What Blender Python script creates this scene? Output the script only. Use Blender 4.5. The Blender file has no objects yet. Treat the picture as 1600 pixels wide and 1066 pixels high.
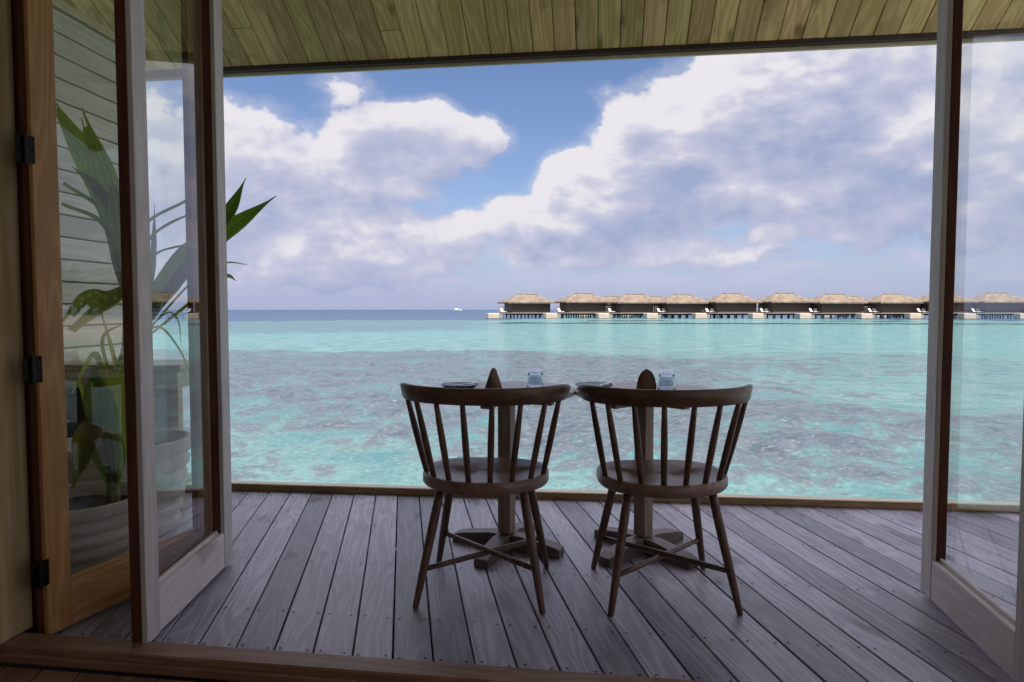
import bpy, bmesh, math, random
from mathutils import Vector, Matrix, noise as mnoise
R = math.radians
random.seed(7)
S = bpy.context.scene
COL = S.collection

# ------------------------------------------------------------------ camera, sky, sun, exposure
cam_d = bpy.data.cameras.new('camera'); cam = bpy.data.objects.new('camera', cam_d); COL.objects.link(cam)
cam.location = (0, 0, 1.12); cam.rotation_euler = (R(90 - 2.78), 0, 0)
cam_d.sensor_width = 36; cam_d.lens = 36 * 1050 / 1600
cam_d.clip_start = 0.05; cam_d.clip_end = 20000
S.camera = cam

SUN_EL, SUN_AZ = 58, 168          # azimuth clockwise from the view direction (+Y)
sun_d = bpy.data.lights.new('sun', 'SUN'); sun_d.energy = 5.0; sun_d.angle = R(0.53); sun_d.color = (1, 0.95, 0.88)
sun = bpy.data.objects.new('sun', sun_d); COL.objects.link(sun)
sv = Vector((math.sin(R(SUN_AZ)) * math.cos(R(SUN_EL)), math.cos(R(SUN_AZ)) * math.cos(R(SUN_EL)), math.sin(R(SUN_EL))))
sun.rotation_euler = sv.to_track_quat('Z', 'Y').to_euler()
sun.location = sv * 50

S.view_settings.view_transform = 'Standard'; S.view_settings.look = 'None'
S.view_settings.exposure = 1.25; S.view_settings.gamma = 1; S.view_settings.use_curve_mapping = False
S.render.engine = 'CYCLES'
cy = S.cycles
cy.max_bounces = 10; cy.diffuse_bounces = 4; cy.glossy_bounces = 4; cy.transmission_bounces = 8; cy.transparent_max_bounces = 16
cy.caustics_reflective = False; cy.caustics_refractive = False
cy.sample_clamp_indirect = 6
cy.use_denoising = True
try:
    cy.denoiser = 'OPENIMAGEDENOISE'; cy.denoising_input_passes = 'RGB_ALBEDO_NORMAL'
except Exception:
    pass


class G:
    """small node-graph builder"""
    def __init__(s, nt): s.nt = nt
    def put(s, sock, v):
        if isinstance(v, bpy.types.NodeSocket): s.nt.links.new(v, sock)
        elif v is not None:
            if sock.type == 'RGBA' and hasattr(v, '__len__') and len(v) == 3: v = (*v, 1)
            sock.default_value = v
    def node(s, t, ins=None, **kw):
        n = s.nt.nodes.new(t)
        for k, v in kw.items(): setattr(n, k, v)
        for k, v in (ins or {}).items(): s.put(n.inputs[k], v)
        return n
    def m(s, op, *a, clamp=False):
        n = s.node('ShaderNodeMath', operation=op, use_clamp=clamp)
        for i, v in enumerate(a): s.put(n.inputs[i], v)
        return n.outputs[0]
    def v(s, op, *a):
        n = s.node('ShaderNodeVectorMath', operation=op)
        for i, x in enumerate(a): s.put(n.inputs[i], x)
        return n.outputs['Value'] if op in ('DOT_PRODUCT', 'LENGTH', 'DISTANCE') else n.outputs[0]
    def noise(s, vec, scale, detail=4, rough=0.55, dist=0.0, out=0):
        n = s.node('ShaderNodeTexNoise', {'Vector': vec, 'Scale': scale, 'Detail': detail, 'Roughness': rough, 'Distortion': dist})
        return n.outputs[out]
    def mix(s, f, a, b, mode='MIX'):
        n = s.node('ShaderNodeMix', data_type='RGBA', blend_type=mode)
        s.put(n.inputs[0], f); s.put(n.inputs[6], a); s.put(n.inputs[7], b)
        return n.outputs[2]
    def step(s, x, lo, hi, a=0.0, b=1.0, smooth=True):
        n = s.node('ShaderNodeMapRange', interpolation_type='SMOOTHSTEP' if smooth else 'LINEAR')
        for k, q in (('Value', x), ('From Min', lo), ('From Max', hi), ('To Min', a), ('To Max', b)): s.put(n.inputs[k], q)
        return n.outputs[0]
    def xyz(s, x, y, z):
        n = s.node('ShaderNodeCombineXYZ'); s.put(n.inputs[0], x); s.put(n.inputs[1], y); s.put(n.inputs[2], z); return n.outputs[0]
    def sep(s, v):
        n = s.node('ShaderNodeSeparateXYZ'); s.put(n.inputs[0], v); return n.outputs


# ------------------------------------------------------------------ world: clear tropical sky with cumulus
W = bpy.data.worlds.new('World'); S.world = W; W.use_nodes = True
W.node_tree.nodes.clear()
g = G(W.node_tree)
dirv = g.node('ShaderNodeTexCoord').outputs['Generated']
dx, dy, dz = g.sep(dirv)
az = g.m('MULTIPLY', g.m('ARCTAN2', dx, dy), 180 / math.pi)
el = g.m('MULTIPLY', g.m('ARCSINE', dz), 180 / math.pi)
sky = g.node('ShaderNodeTexSky', sky_type='NISHITA', sun_disc=False, sun_elevation=R(SUN_EL), sun_rotation=R(SUN_AZ),
             altitude=0, air_density=1.0, dust_density=0.6, ozone_density=1.6)
# cumulus masses: azimuth, elevation, half width, half height (degrees), weight
CLOUDS = [(-10.4, 13.0, 7.6, 3.3, 1.5), (-4.8, 13.6, 4.2, 1.9, 1.2), (-12.0, 10.2, 7, 2.4, 1.1), (-21.5, 9.3, 9.0, 6.2, 1.5), (-17.0, 4.8, 13, 4.0, 1.2),
          (-31, 10, 8, 6, 1.3), (4.2, 6.9, 8.4, 2.3, 1.35), (8.6, 9.4, 6.8, 4.6, 1.8), (13.0, 12.4, 7.0, 6.0, 1.9), (22.5, 15.2, 11, 6.2, 2.0),
          (29.0, 10.6, 9, 6.0, 1.7), (20.5, 10.6, 8, 4.0, 1.0), (38, 12, 11, 8, 1.8), (9, 4.6, 13, 1.5, .75), (26.5, 6.3, 4.5, 1.3, .95), (21.0, 5.9, 2.6, .8, .9),
          (33.0, 6.4, 3.5, 1.4, .95), (-5.5, 5.8, 4.0, 2.0, .8), (-13.9, 17.0, 1.3, .8, .1)]


def cloud_density(gg, a, e, d, fine=True):
    """density at azimuth a / elevation e; d = direction vector used for the billows"""
    p = gg.xyz(a, e, 0.0)
    wv = gg.noise(d, 9.0, 2, .5, out=1)                       # warp of the outlines
    wv = gg.v('MULTIPLY', gg.v('SUBTRACT', wv, (.5, .5, .5)), (6.0, 3.4, 0))
    p = gg.v('ADD', p, wv)
    best = None
    for (ca, ce, ra, re, w) in CLOUDS:
        q = gg.v('MULTIPLY_ADD', p, (1 / ra, 1 / re, 0), (-ca / ra, -ce / re, 0))
        s = gg.m('MULTIPLY_ADD', gg.v('DOT_PRODUCT', q, q), -w, w)
        best = s if best is None else gg.m('SMOOTH_MAX', best, s, .3)
    best = gg.m('MAXIMUM', best, -1.2)
    nv = gg.v('MULTIPLY', d, (1, 1, 1.5))
    n = gg.noise(nv, 15.0, 7 if fine else 4, .56)
    puff = gg.node('ShaderNodeTexVoronoi', {'Vector': gg.v('ADD', nv, gg.v('SCALE', gg.noise(nv, 20.0, 1, .5, out=1))), 'Scale': 24.0, 'Detail': 2.0 if fine else 1.0, 'Roughness': .55, 'Smoothness': .35}, feature='SMOOTH_F1', normalize=True)
    for l in gg.nt.links:
        if l.to_node == puff and l.to_socket.name == 'Vector':
            sc = l.from_node.inputs[1].links[0].from_node; sc.inputs['Scale'].default_value = .035
    pf = gg.m('SUBTRACT', .42, puff.outputs['Distance'])
    amp = gg.m('ADD', gg.m('MULTIPLY', gg.m('SUBTRACT', n, .5), 2.5), gg.m('MULTIPLY', pf, 1.15))
    return gg.m('ADD', best, amp)


def cumulus_elsewhere(gg, d, detail):
    low = gg.noise(d, 2.6, 2, .5)
    n = gg.noise(gg.v('MULTIPLY', d, (1, 1, 1.5)), 11.0, detail, .56)
    return gg.m('ADD', gg.m('MULTIPLY', gg.m('SUBTRACT', low, .36), 7.0), gg.m('MULTIPLY', gg.m('SUBTRACT', n, .5), 3.2))  # cover outside the view is dense to add light on the deck


ael = g.m('ABSOLUTE', el)
hazec = (2.35, 2.6, 3.85)
hz = g.m('MULTIPLY', g.m('POWER', 2.718, g.m('MULTIPLY', ael, -1 / 5.5)), .85)
hz2 = g.m('MULTIPLY', g.m('POWER', 2.718, g.m('MULTIPLY', ael, -1 / 2.4)), .7)      # far air over the low clouds
blue = g.mix(hz, g.mix(1.0, sky.outputs[0], (.56, .585, .70), 'MULTIPLY'), hazec)
c_sh, c_mid, c_hi = (1.95, 2.3, 3.4), (3.15, 3.2, 4.0), (4.6, 4.45, 4.7)


def cloudy(D0, D1, under, amount):
    alpha = g.m('MAXIMUM', g.m('MULTIPLY', g.step(D0, -.04, .42), .985), g.step(D0, -.7, .5, 0, .4))
    lit = g.step(g.m('SUBTRACT', D0, D1), -1.25, 1.15, smooth=False)
    if amount:      # broad self-shadow: the lower and inner parts of each bank are greyer
        base = g.noise(g.v('MULTIPLY', dirv, (1, 1, 2.6)), 7.0, 3, .55)
        thick = g.m('MULTIPLY', g.step(D0, .5, 2.2), g.step(base, .38, .62))
        lit = g.m('SUBTRACT', lit, g.m('MULTIPLY', thick, amount), clamp=True)
    ccol = g.mix(g.step(lit, .0, .5, smooth=False), c_sh, c_mid)
    ccol = g.mix(g.step(lit, .45, .85), ccol, c_hi)
    ccol = g.v('SCALE', ccol); ccol.node.inputs['Scale'].default_value = 1
    g.put(ccol.node.inputs['Scale'], g.step(el, 18, 48, 1.0, 2.8))   # high clouds brightened with elevation to add light on the deck
    return g.mix(hz2, g.mix(alpha, under, ccol), hazec)


lowc = g.noise(g.v('MULTIPLY', dirv, (1, 1, 3.2)), 13.0, 5, .6)
lowa = g.m('MULTIPLY', g.step(lowc, .43, .62, 0, .75), g.m('MULTIPLY', g.step(el, .8, 2.6), g.step(el, 8.5, 4.5)))
up = g.v('ADD', dirv, (-0.018, 0, 0.033))
ahead = cloudy(cloud_density(g, az, el, dirv), cloud_density(g, g.m('ADD', az, -1.05), g.m('ADD', el, 1.9), up, False), g.mix(lowa, blue, (3.3, 3.35, 4.2)), .5)
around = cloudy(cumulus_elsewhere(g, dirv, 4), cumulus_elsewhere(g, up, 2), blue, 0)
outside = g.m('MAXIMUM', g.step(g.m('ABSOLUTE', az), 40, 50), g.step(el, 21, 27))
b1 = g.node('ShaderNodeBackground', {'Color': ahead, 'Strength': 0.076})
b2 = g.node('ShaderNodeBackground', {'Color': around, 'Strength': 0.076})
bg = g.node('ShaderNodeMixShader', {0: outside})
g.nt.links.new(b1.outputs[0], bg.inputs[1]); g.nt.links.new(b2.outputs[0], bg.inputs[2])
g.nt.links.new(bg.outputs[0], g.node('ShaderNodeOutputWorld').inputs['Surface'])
W.cycles.sampling_method = 'MANUAL'; W.cycles.sample_map_resolution = 1024


# ------------------------------------------------------------------ object helpers
def obj(name, bm, mat=None, parent=None, loc=(0, 0, 0), rotz=0.0, smooth=False, rot=None):
    me = bpy.data.meshes.new(name)
    bmesh.ops.recalc_face_normals(bm, faces=bm.faces)
    if smooth:
        for f in bm.faces: f.smooth = True
    bm.to_mesh(me); bm.free()
    if mat: me.materials.append(mat)
    o = bpy.data.objects.new(name, me); COL.objects.link(o)
    o.location = loc; o.rotation_euler = rot if rot else (0, 0, rotz)
    if parent: o.parent = parent
    return o


def inst(name, src, parent=None, loc=(0, 0, 0), rotz=0.0):
    o = bpy.data.objects.new(name, src.data); COL.objects.link(o)
    o.location = loc; o.rotation_euler = (0, 0, rotz)
    if parent: o.parent = parent
    return o


def tag(o, label=None, cat=None, group=None, kind=None):
    if label: o['label'] = label
    if cat: o['category'] = cat
    if group: o['group'] = group
    if kind: o['kind'] = kind
    return o


def thing(name, label, cat, loc=(0, 0, 0), rotz=0.0, group=None, kind=None):
    o = bpy.data.objects.new(name, None); COL.objects.link(o); o.empty_display_size = .1
    o.location = loc; o.rotation_euler = (0, 0, rotz)
    return tag(o, label, cat, group, kind)


def dup(root, loc, rotz, label, scale=None):
    def cp(o, parent):
        c = o.copy(); COL.objects.link(c)
        if parent: c.parent = parent
        for ch in list(o.children): cp(ch, c)
        return c
    r = cp(root, None); r.location = loc; r.rotation_euler = (0, 0, rotz)
    if scale: r.scale = scale
    r['label'] = label
    return r


def box(bm, c, s, bev=0.0, mat=None):
    """axis-aligned box centre c, size s, with bevelled edges"""
    vs = bmesh.ops.create_cube(bm, size=1.0)['verts']
    for v in vs: v.co = Vector((v.co.x * s[0], v.co.y * s[1], v.co.z * s[2]))
    if bev:
        es = list({e for v in vs for e in v.link_edges})
        r = bmesh.ops.bevel(bm, geom=es, offset=bev, segments=1, affect='EDGES', profile=.5)
        vs = list({v for f in r['faces'] for v in f.verts} | {v for v in vs if v.is_valid})
    for v in vs:
        v.co = v.co + Vector(c)
        if mat is not None: v.co = mat @ v.co
    return vs


def prism(bm, poly, z0, z1, bev=0.0):
    a = [bm.verts.new((x, y, z0)) for x, y in poly]; b = [bm.verts.new((x, y, z1)) for x, y in poly]
    n = len(poly); fs = [bm.faces.new(a[::-1]), bm.faces.new(b)]
    for i in range(n): fs.append(bm.faces.new((a[i], a[(i + 1) % n], b[(i + 1) % n], b[i])))
    if bev:
        es = [e for e in fs[1].edges]
        bmesh.ops.bevel(bm, geom=es, offset=bev, segments=1, affect='EDGES', profile=.5)


def tube(bm, pts, rad, n=10, cap=True):
    pts = [Vector(p) for p in pts]
    rings = []
    ref = None
    for i, p in enumerate(pts):
        t = (pts[min(i + 1, len(pts) - 1)] - pts[max(i - 1, 0)]).normalized()
        if ref is None: ref = Vector((0, 0, 1)) if abs(t.z) < .9 else Vector((1, 0, 0))
        u = t.cross(ref).normalized(); w = u.cross(t).normalized(); ref = w
        r = rad[i] if hasattr(rad, '__len__') else rad
        rings.append([bm.verts.new(p + (u * math.cos(2 * math.pi * k / n) + w * math.sin(2 * math.pi * k / n)) * r) for k in range(n)])
    for a, b in zip(rings, rings[1:]):
        for k in range(n): bm.faces.new((a[k], a[(k + 1) % n], b[(k + 1) % n], b[k]))
    if cap:
        bm.faces.new(rings[0][::-1]); bm.faces.new(rings[-1])


def lathe(bm, prof, n=32, c=(0, 0, 0), wob=0.0):
    rings = []
    for r, z in prof:
        if r < 1e-5: rings.append([bm.verts.new((c[0], c[1], c[2] + z))])
        else:
            rings.append([bm.verts.new((c[0] + r * math.cos(2 * math.pi * k / n) * (1 + wob * math.sin(3 * k)), c[1] + r * math.sin(2 * math.pi * k / n), c[2] + z)) for k in range(n)])
    for a, b in zip(rings, rings[1:]):
        for k in range(n):
            k2 = (k + 1) % n
            if len(a) == 1 and len(b) == 1: continue
            if len(a) == 1: bm.faces.new((a[0], b[k], b[k2]))
            elif len(b) == 1: bm.faces.new((a[k], a[k2], b[0]))
            else: bm.faces.new((a[k], a[k2], b[k2], b[k]))


# ------------------------------------------------------------------ materials
def newmat(name):
    m = bpy.data.materials.new(name); m.use_nodes = True; m.node_tree.nodes.clear()
    gg = G(m.node_tree); out = gg.node('ShaderNodeOutputMaterial')
    return m, gg, out


def principled(gg, out, **k):
    n = gg.node('ShaderNodeBsdfPrincipled', {a.replace('_', ' '): b for a, b in k.items()})
    gg.nt.links.new(n.outputs[0], out.inputs['Surface'])
    return n


def bump(gg, h, strength=.3, dist=.002):
    return gg.node('ShaderNodeBump', {'Height': h, 'Strength': strength, 'Distance': dist}).outputs[0]


def wood(name, c_lo, c_hi, axis='X', scale=1.0, rough=.55, var=.25, ring=14.0, contrast=1.0, stain=None, bumps=.25, spec=.4, hue=0.0, knots=0.0, rw=.24):
    """timber: grain runs along the object's own axis; every piece gets its own cut of the grain"""
    m, gg, out = newmat(name)
    co = gg.node('ShaderNodeTexCoord').outputs['Object']
    rnd = gg.node('ShaderNodeObjectInfo').outputs['Random']
    off = gg.v('SCALE', (37.1, 91.7, 53.3)); off.node.inputs['Scale'].default_value = 1; gg.put(off.node.inputs['Scale'], rnd)
    p = gg.v('ADD', co, off)
    lo, hi = .9 * scale, 8.0 * scale
    sc = {'X': (lo, hi, hi), 'Y': (hi, lo, hi), 'Z': (hi, hi, lo)}[axis]
    q = gg.v('MULTIPLY', p, sc)
    n1 = gg.noise(q, .9, 2, .45, .3)
    rings = gg.m('POWER', gg.m('MULTIPLY_ADD', gg.m('SINE', gg.m('MULTIPLY', n1, ring * 6.28)), .5, .5), 1.9)
    rings = gg.m('ADD', rings, .13)
    sc2 = {'X': (2.5, 130, 130), 'Y': (130, 2.5, 130), 'Z': (130, 130, 2.5)}[axis]
    fine = gg.noise(gg.v('MULTIPLY', p, sc2), 1.0 * scale, 3, .6)
    blot = gg.noise(q, .55, 3, .5)
    fine2 = gg.noise(gg.v('MULTIPLY', p, tuple(q_ * (.5 if q_ < 10 else 2.4) for q_ in sc2)), 1.0 * scale, 2, .6)
    f = gg.m('ADD', gg.m('MULTIPLY', rings, rw), gg.m('MULTIPLY', gg.m('ADD', fine, fine2), .36 + (.24 - rw) / 2))
    f = gg.m('ADD', f, gg.m('MULTIPLY', blot, .30))
    f = gg.step(f, .62 - .28 / contrast, .62 + .28 / contrast, smooth=False)
    col = gg.mix(f, c_lo, c_hi)
    if knots:
        kn = gg.noise(gg.v('MULTIPLY', p, {'X': (3.2, 7, 7), 'Y': (7, 3.2, 7), 'Z': (7, 7, 3.2)}[axis]), 1.0, 1, .4)
        col = gg.mix(gg.step(kn, .66, .78, 0, knots), col, tuple(x * .35 for x in c_lo))
    r2 = gg.m('FRACT', gg.m('MULTIPLY', rnd, 17.31))
    br = gg.m('MULTIPLY_ADD', r2, var, 1 - var / 2)
    hs = gg.node('ShaderNodeHueSaturation', {'Hue': gg.m('MULTIPLY_ADD', gg.m('FRACT', gg.m('MULTIPLY', rnd, 7.7)), hue, .5 - hue / 2), 'Value': br, 'Color': col})
    col = hs.outputs[0]
    if stain:
        sn = gg.noise(p, 2.3, 5, .62)
        col = gg.mix(gg.step(sn, .56, .72, 0, stain[1]), col, stain[0])
    rg = gg.m('ADD', gg.m('MULTIPLY', fine, .2), rough - .1)
    hgt = gg.m('ADD', gg.m('MULTIPLY', fine, .6), gg.m('MULTIPLY', rings, .4))
    pr = principled(gg, out, Base_Color=col, Roughness=rg, Normal=bump(gg, hgt, bumps, .003))
    pr.inputs['Specular IOR Level'].default_value = spec
    return m


def plain(name, col, rough=.6, var=0.0, metallic=0.0, nscale=20.0, bumps=0.0, spec=.5, lo=None):
    m, gg, out = newmat(name)
    co = gg.node('ShaderNodeTexCoord').outputs['Object']
    n = gg.noise(co, nscale, 5, .6)
    c = gg.mix(gg.step(n, .3, .7), lo if lo else tuple(x * (1 - var) for x in col), col)
    pr = principled(gg, out, Base_Color=c, Roughness=rough, Metallic=metallic)
    pr.inputs['Specular IOR Level'].default_value = spec
    if bumps: gg.put(pr.inputs['Normal'], bump(gg, n, bumps, .01))
    return m


M = {}
M['deck'] = wood('weathered_deck', (.16, .146, .182), (.475, .445, .51), 'X', 1.0, .40, .85, 13, .9, ((.11, .085, .09), .45), .4, .6, .05, .7, .19)
M['floor'] = wood('interior_floor_timber', (.18, .10, .06), (.36, .21, .13), 'X', 1.0, .45, .3, 9)
M['ceiling'] = wood('treated_pine', (.52, .38, .125), (.92, .74, .32), 'X', .9, .6, .42, 10, 1.0, ((.16, .12, .05), .45), .2, .3, .03, .8)
M['eave'] = wood('dark_batten', (.035, .02, .012), (.07, .042, .026), 'X', 1, .6)
M['eave_trim'] = wood('pale_trim', (.60, .55, .32), (.78, .72, .46), 'X', 1, .6)
M['door_in'] = wood('oiled_cedar', (.40, .175, .05), (.66, .37, .14), 'Z', 1.0, .42, .2, 12, 1.0, None, .2, .5)
M['door_rail_in'] = wood('oiled_cedar_rail', (.40, .185, .065), (.62, .36, .15), 'X', 1.0, .42, .2, 12, 1.0, None, .2, .5)
M['door_out'] = wood('silvered_cedar', (.52, .47, .44), (.74, .70, .67), 'Z', 1.0, .6, .12, 10, .8, ((.25, .22, .20), .25), .35, .3)
M['door_rail_out'] = wood('silvered_cedar_rail', (.68, .61, .59), (.88, .82, .80), 'X', 1.1, .6, .1, 16, 1.0, ((.3, .25, .2), .3), .4, .3, 0, .5)
M['door_edge'] = wood('red_cedar_edge', (.06, .016, .009), (.15, .045, .022), 'Z', 1.0, .45, .2, 8)
M['jamb'] = wood('jamb_timber', (.48, .35, .16), (.74, .58, .32), 'Z', .8, .5, .1, 9)
M['casing'] = wood('casing_timber', (.54, .39, .30), (.74, .56, .45), 'Z', .8, .5, .1, 7)
M['threshold'] = wood('threshold_timber', (.20, .11, .065), (.40, .24, .15), 'X', 1.0, .5, .1, 10)
M['kerb'] = wood('kerb_timber', (.20, .12, .05), (.36, .235, .115), 'X', 1.0, .5, .15, 8)
M['kerb_lit_cap'] = wood('lit_kerb_cap', (.58, .48, .32), (.80, .70, .52), 'X', 1.0, .45, .1, 8)  # pale because light on the kerb top is put into its colour
M['wall_board'] = wood('weatherboard', (.58, .57, .44), (.82, .80, .67), 'X', .7, .6, .3, 9, 1.0, ((.2, .2, .15), .3), .3, .3)
M['chair'] = wood('dark_stained_oak', (.05, .025, .015), (.175, .092, .055), 'Z', 1.2, .38, .12, 8, 1.0, None, .15, .5)
M['seat'] = wood('dark_stained_seat', (.15, .09, .065), (.30, .19, .14), 'Y', 1.0, .34, .12, 8, 1.0, None, .2, .5)
M['table'] = wood('worn_teak', (.17, .12, .085), (.34, .26, .19), 'Z', 1.0, .55, .15, 8)
M['tabletop'] = wood('worn_teak_top', (.26, .20, .18), (.46, .37, .34), 'X', 1.0, .3, .1, 8)  # lightened so the colour carries the sky sheen on the top
M['foot'] = wood('worn_teak_foot', (.07, .05, .038), (.17, .125, .10), 'X', 1.2, .5, .15, 8, 1.0, None, .2, .5, 0, .6)
M['cabinet'] = wood('pale_cabinet_timber', (.33, .28, .16), (.55, .48, .30), 'X', 1.0, .5, .15, 8)
M['filler_dark'] = plain('dark_filler', (.02, .016, .014), .6, .3)  # dark fill for the added box and the sheet under the joists
M['screw'] = plain('dark_screw', (.008, .006, .006), .5, .2)
M['hinge'] = plain('black_bronze', (.022, .018, .016), .4, .3, .8)
M['steel'] = plain('brushed_steel', (.55, .56, .58), .28, .1, 1.0)
M['pot'] = plain('pale_concrete', (.64, .575, .49), .75, .22, 0, 9, .3)
M['soil'] = plain('potting_soil', (.06, .045, .035), .9, .5, 0, 60, .6)
M['plate'] = plain('dark_glaze', (.02, .045, .055), .22, .3, 0, 30)
M['napkin'] = plain('brown_linen', (.17, .095, .06), .85, .2, 0, 400, .2)
M['interior'] = wood('interior_boarding', (.50, .39, .26), (.70, .57, .41), 'Z', .8, .6, .1, 8)
M['roofing'] = plain('roof_shingle', (.20, .15, .11), .85, .3, 0, 14, .4)


def glass_pane_mat():
    m, gg, out = newmat('clear_window_glass')
    geo = gg.node('ShaderNodeNewGeometry')
    c = gg.m('ABSOLUTE', gg.v('DOT_PRODUCT', geo.outputs['Incoming'], geo.outputs['Normal']))
    f1 = gg.m('MULTIPLY_ADD', gg.m('POWER', gg.m('SUBTRACT', 1.0, c), 5.0), .957, .043)
    fr = gg.m('DIVIDE', gg.m('MULTIPLY', f1, 2.0), gg.m('ADD', f1, 1.0))          # two faces of the pane
    t = gg.node('ShaderNodeBsdfTransparent', {'Color': (.93, .965, .95, 1)})
    gl = gg.node('ShaderNodeBsdfGlossy', {'Color': (1, 1, 1, 1), 'Roughness': 0.0})
    mx = gg.node('ShaderNodeMixShader'); gg.put(mx.inputs[0], fr)
    gg.nt.links.new(t.outputs[0], mx.inputs[1]); gg.nt.links.new(gl.outputs[0], mx.inputs[2])
    gg.nt.links.new(mx.outputs[0], out.inputs['Surface'])
    return m


M['glass'] = glass_pane_mat()
m, gg, out = newmat('tumbler_glass')
principled(gg, out, Base_Color=(.62, .67, .73, 1), Roughness=.0, IOR=1.45, Transmission_Weight=1.0)
M['tumbler'] = m


def leaf_mat(name, c1, c2, dry):
    m, gg, out = newmat(name)
    uv = gg.node('ShaderNodeUVMap').outputs[0]
    u, v, _ = gg.sep(uv)
    rnd = gg.node('ShaderNodeObjectInfo').outputs['Random']
    rib = gg.m('MULTIPLY_ADD', gg.m('SINE', gg.m('MULTIPLY', u, 62.0)), .5, .5)
    co = gg.node('ShaderNodeTexCoord').outputs['Object']
    n = gg.noise(co, 9, 4, .6)
    f = gg.m('ADD', gg.m('MULTIPLY', rib, .45), gg.m('MULTIPLY', n, .6))
    col = gg.mix(f, c1, c2)
    col = gg.mix(gg.step(gg.m('ADD', v, gg.m('MULTIPLY', n, .12)), .97, 1.06, 0, .9), col, dry)
    col = gg.mix(gg.m('MULTIPLY', gg.step(n, .55, .75), .35), col, dry)
    hs = gg.node('ShaderNodeHueSaturation', {'Value': gg.m('MULTIPLY_ADD', rnd, .5, .75), 'Color': col}); col = hs.outputs[0]
    d = gg.node('ShaderNodeBsdfPrincipled', {'Base Color': col, 'Roughness': .45, 'Normal': bump(gg, rib, .3, .002)})
    tr = gg.node('ShaderNodeBsdfTranslucent', {'Color': gg.mix(1.0, col, (1.5, 1.6, .6), 'MULTIPLY')})
    mx = gg.node('ShaderNodeMixShader', {0: .5})
    gg.nt.links.new(d.outputs[0], mx.inputs[1]); gg.nt.links.new(tr.outputs[0], mx.inputs[2])
    gg.nt.links.new(mx.outputs[0], out.inputs['Surface'])
    return m


M['leaf'] = leaf_mat('palm_leaf', (.10, .17, .035), (.25, .36, .07), (.34, .28, .08))
M['leaf_young'] = leaf_mat('palm_leaf_yellowing', (.22, .25, .045), (.42, .42, .09), (.45, .27, .10))
M['stem'] = plain('palm_stem', (.18, .17, .07), .7, .4, 0, 30, .3)


# ------------------------------------------------------------------ sea and seabed
WATER_Z = -1.30


def sea_mat():
    m, gg, out = newmat('clear_sea_water')
    pos = gg.node('ShaderNodeNewGeometry').outputs['Position']
    x, y, z = gg.sep(pos)
    dist = gg.v('LENGTH', gg.xyz(x, y, 0.0))
    p2 = gg.v('MULTIPLY', pos, (1.0, 1.0, 0))
    r1 = gg.noise(p2, 2.1, 3, .6, .4)
    r2 = gg.noise(gg.v('MULTIPLY', p2, (.8, 1.2, 0)), .55, 3, .6, .3)
    r3 = gg.noise(p2, .09, 3, .6)
    h = gg.m('ADD', gg.m('MULTIPLY', r1, .16), gg.m('MULTIPLY', r2, .28))
    h = gg.m('ADD', h, gg.m('MULTIPLY', r3, gg.step(dist, 30, 300, .0, 1.6)))
    nrm = gg.node('ShaderNodeBump', {'Height': h, 'Strength': 1.0, 'Distance': .35}).outputs[0]
    fr = gg.node('ShaderNodeFresnel', {'IOR': 1.33, 'Normal': nrm}).outputs[0]
    deep = gg.step(dist, 150, 420)
    fr = gg.m('MULTIPLY', fr, gg.m('SUBTRACT', .33, gg.m('MULTIPLY', deep, .13)))     # ruffled water mirrors less than a flat sheet
    t = gg.node('ShaderNodeBsdfTransparent', {'Color': (.84, .97, .96, 1)})
    gl = gg.node('ShaderNodeBsdfGlossy', {'Color': (1, 1, 1, 1), 'Roughness': .06, 'Normal': nrm})
    mx = gg.node('ShaderNodeMixShader'); gg.put(mx.inputs[0], fr)
    gg.nt.links.new(t.outputs[0], mx.inputs[1]); gg.nt.links.new(gl.outputs[0], mx.inputs[2])
    gg.nt.links.new(mx.outputs[0], out.inputs['Surface'])
    return m


def seabed_mat():
    m, gg, out = newmat('coral_sand_seabed')
    pos = gg.node('ShaderNodeNewGeometry').outputs['Position']
    x, y, z = gg.sep(pos)
    reef = gg.node('ShaderNodeAttribute', attribute_name='reef').outputs['Fac']
    deep = gg.node('ShaderNodeAttribute', attribute_name='deep').outputs['Fac']
    p2 = gg.xyz(x, y, 0.0)
    fine = gg.noise(p2, 1.7, 8, .66, .3)
    mid = gg.noise(p2, .42, 5, .6)
    f = gg.m('ADD', reef, gg.m('MULTIPLY', gg.m('SUBTRACT', fine, .5), 2.6))
    f = gg.m('ADD', f, gg.m('MULTIPLY', gg.m('SUBTRACT', mid, .5), 3.4))
    f = gg.step(f, .16, .92)
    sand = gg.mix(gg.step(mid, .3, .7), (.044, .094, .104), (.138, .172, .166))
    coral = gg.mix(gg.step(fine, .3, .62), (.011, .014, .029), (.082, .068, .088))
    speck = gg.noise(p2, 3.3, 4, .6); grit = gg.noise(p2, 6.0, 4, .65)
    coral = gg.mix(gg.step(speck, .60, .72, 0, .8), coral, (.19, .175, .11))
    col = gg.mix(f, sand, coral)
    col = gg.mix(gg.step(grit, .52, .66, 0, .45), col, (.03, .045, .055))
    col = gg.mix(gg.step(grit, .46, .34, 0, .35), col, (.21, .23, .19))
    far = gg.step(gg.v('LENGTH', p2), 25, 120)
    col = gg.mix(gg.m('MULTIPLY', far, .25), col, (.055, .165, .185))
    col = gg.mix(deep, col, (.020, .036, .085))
    principled(gg, out, Base_Color=col, Roughness=.9)
    return m


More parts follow.
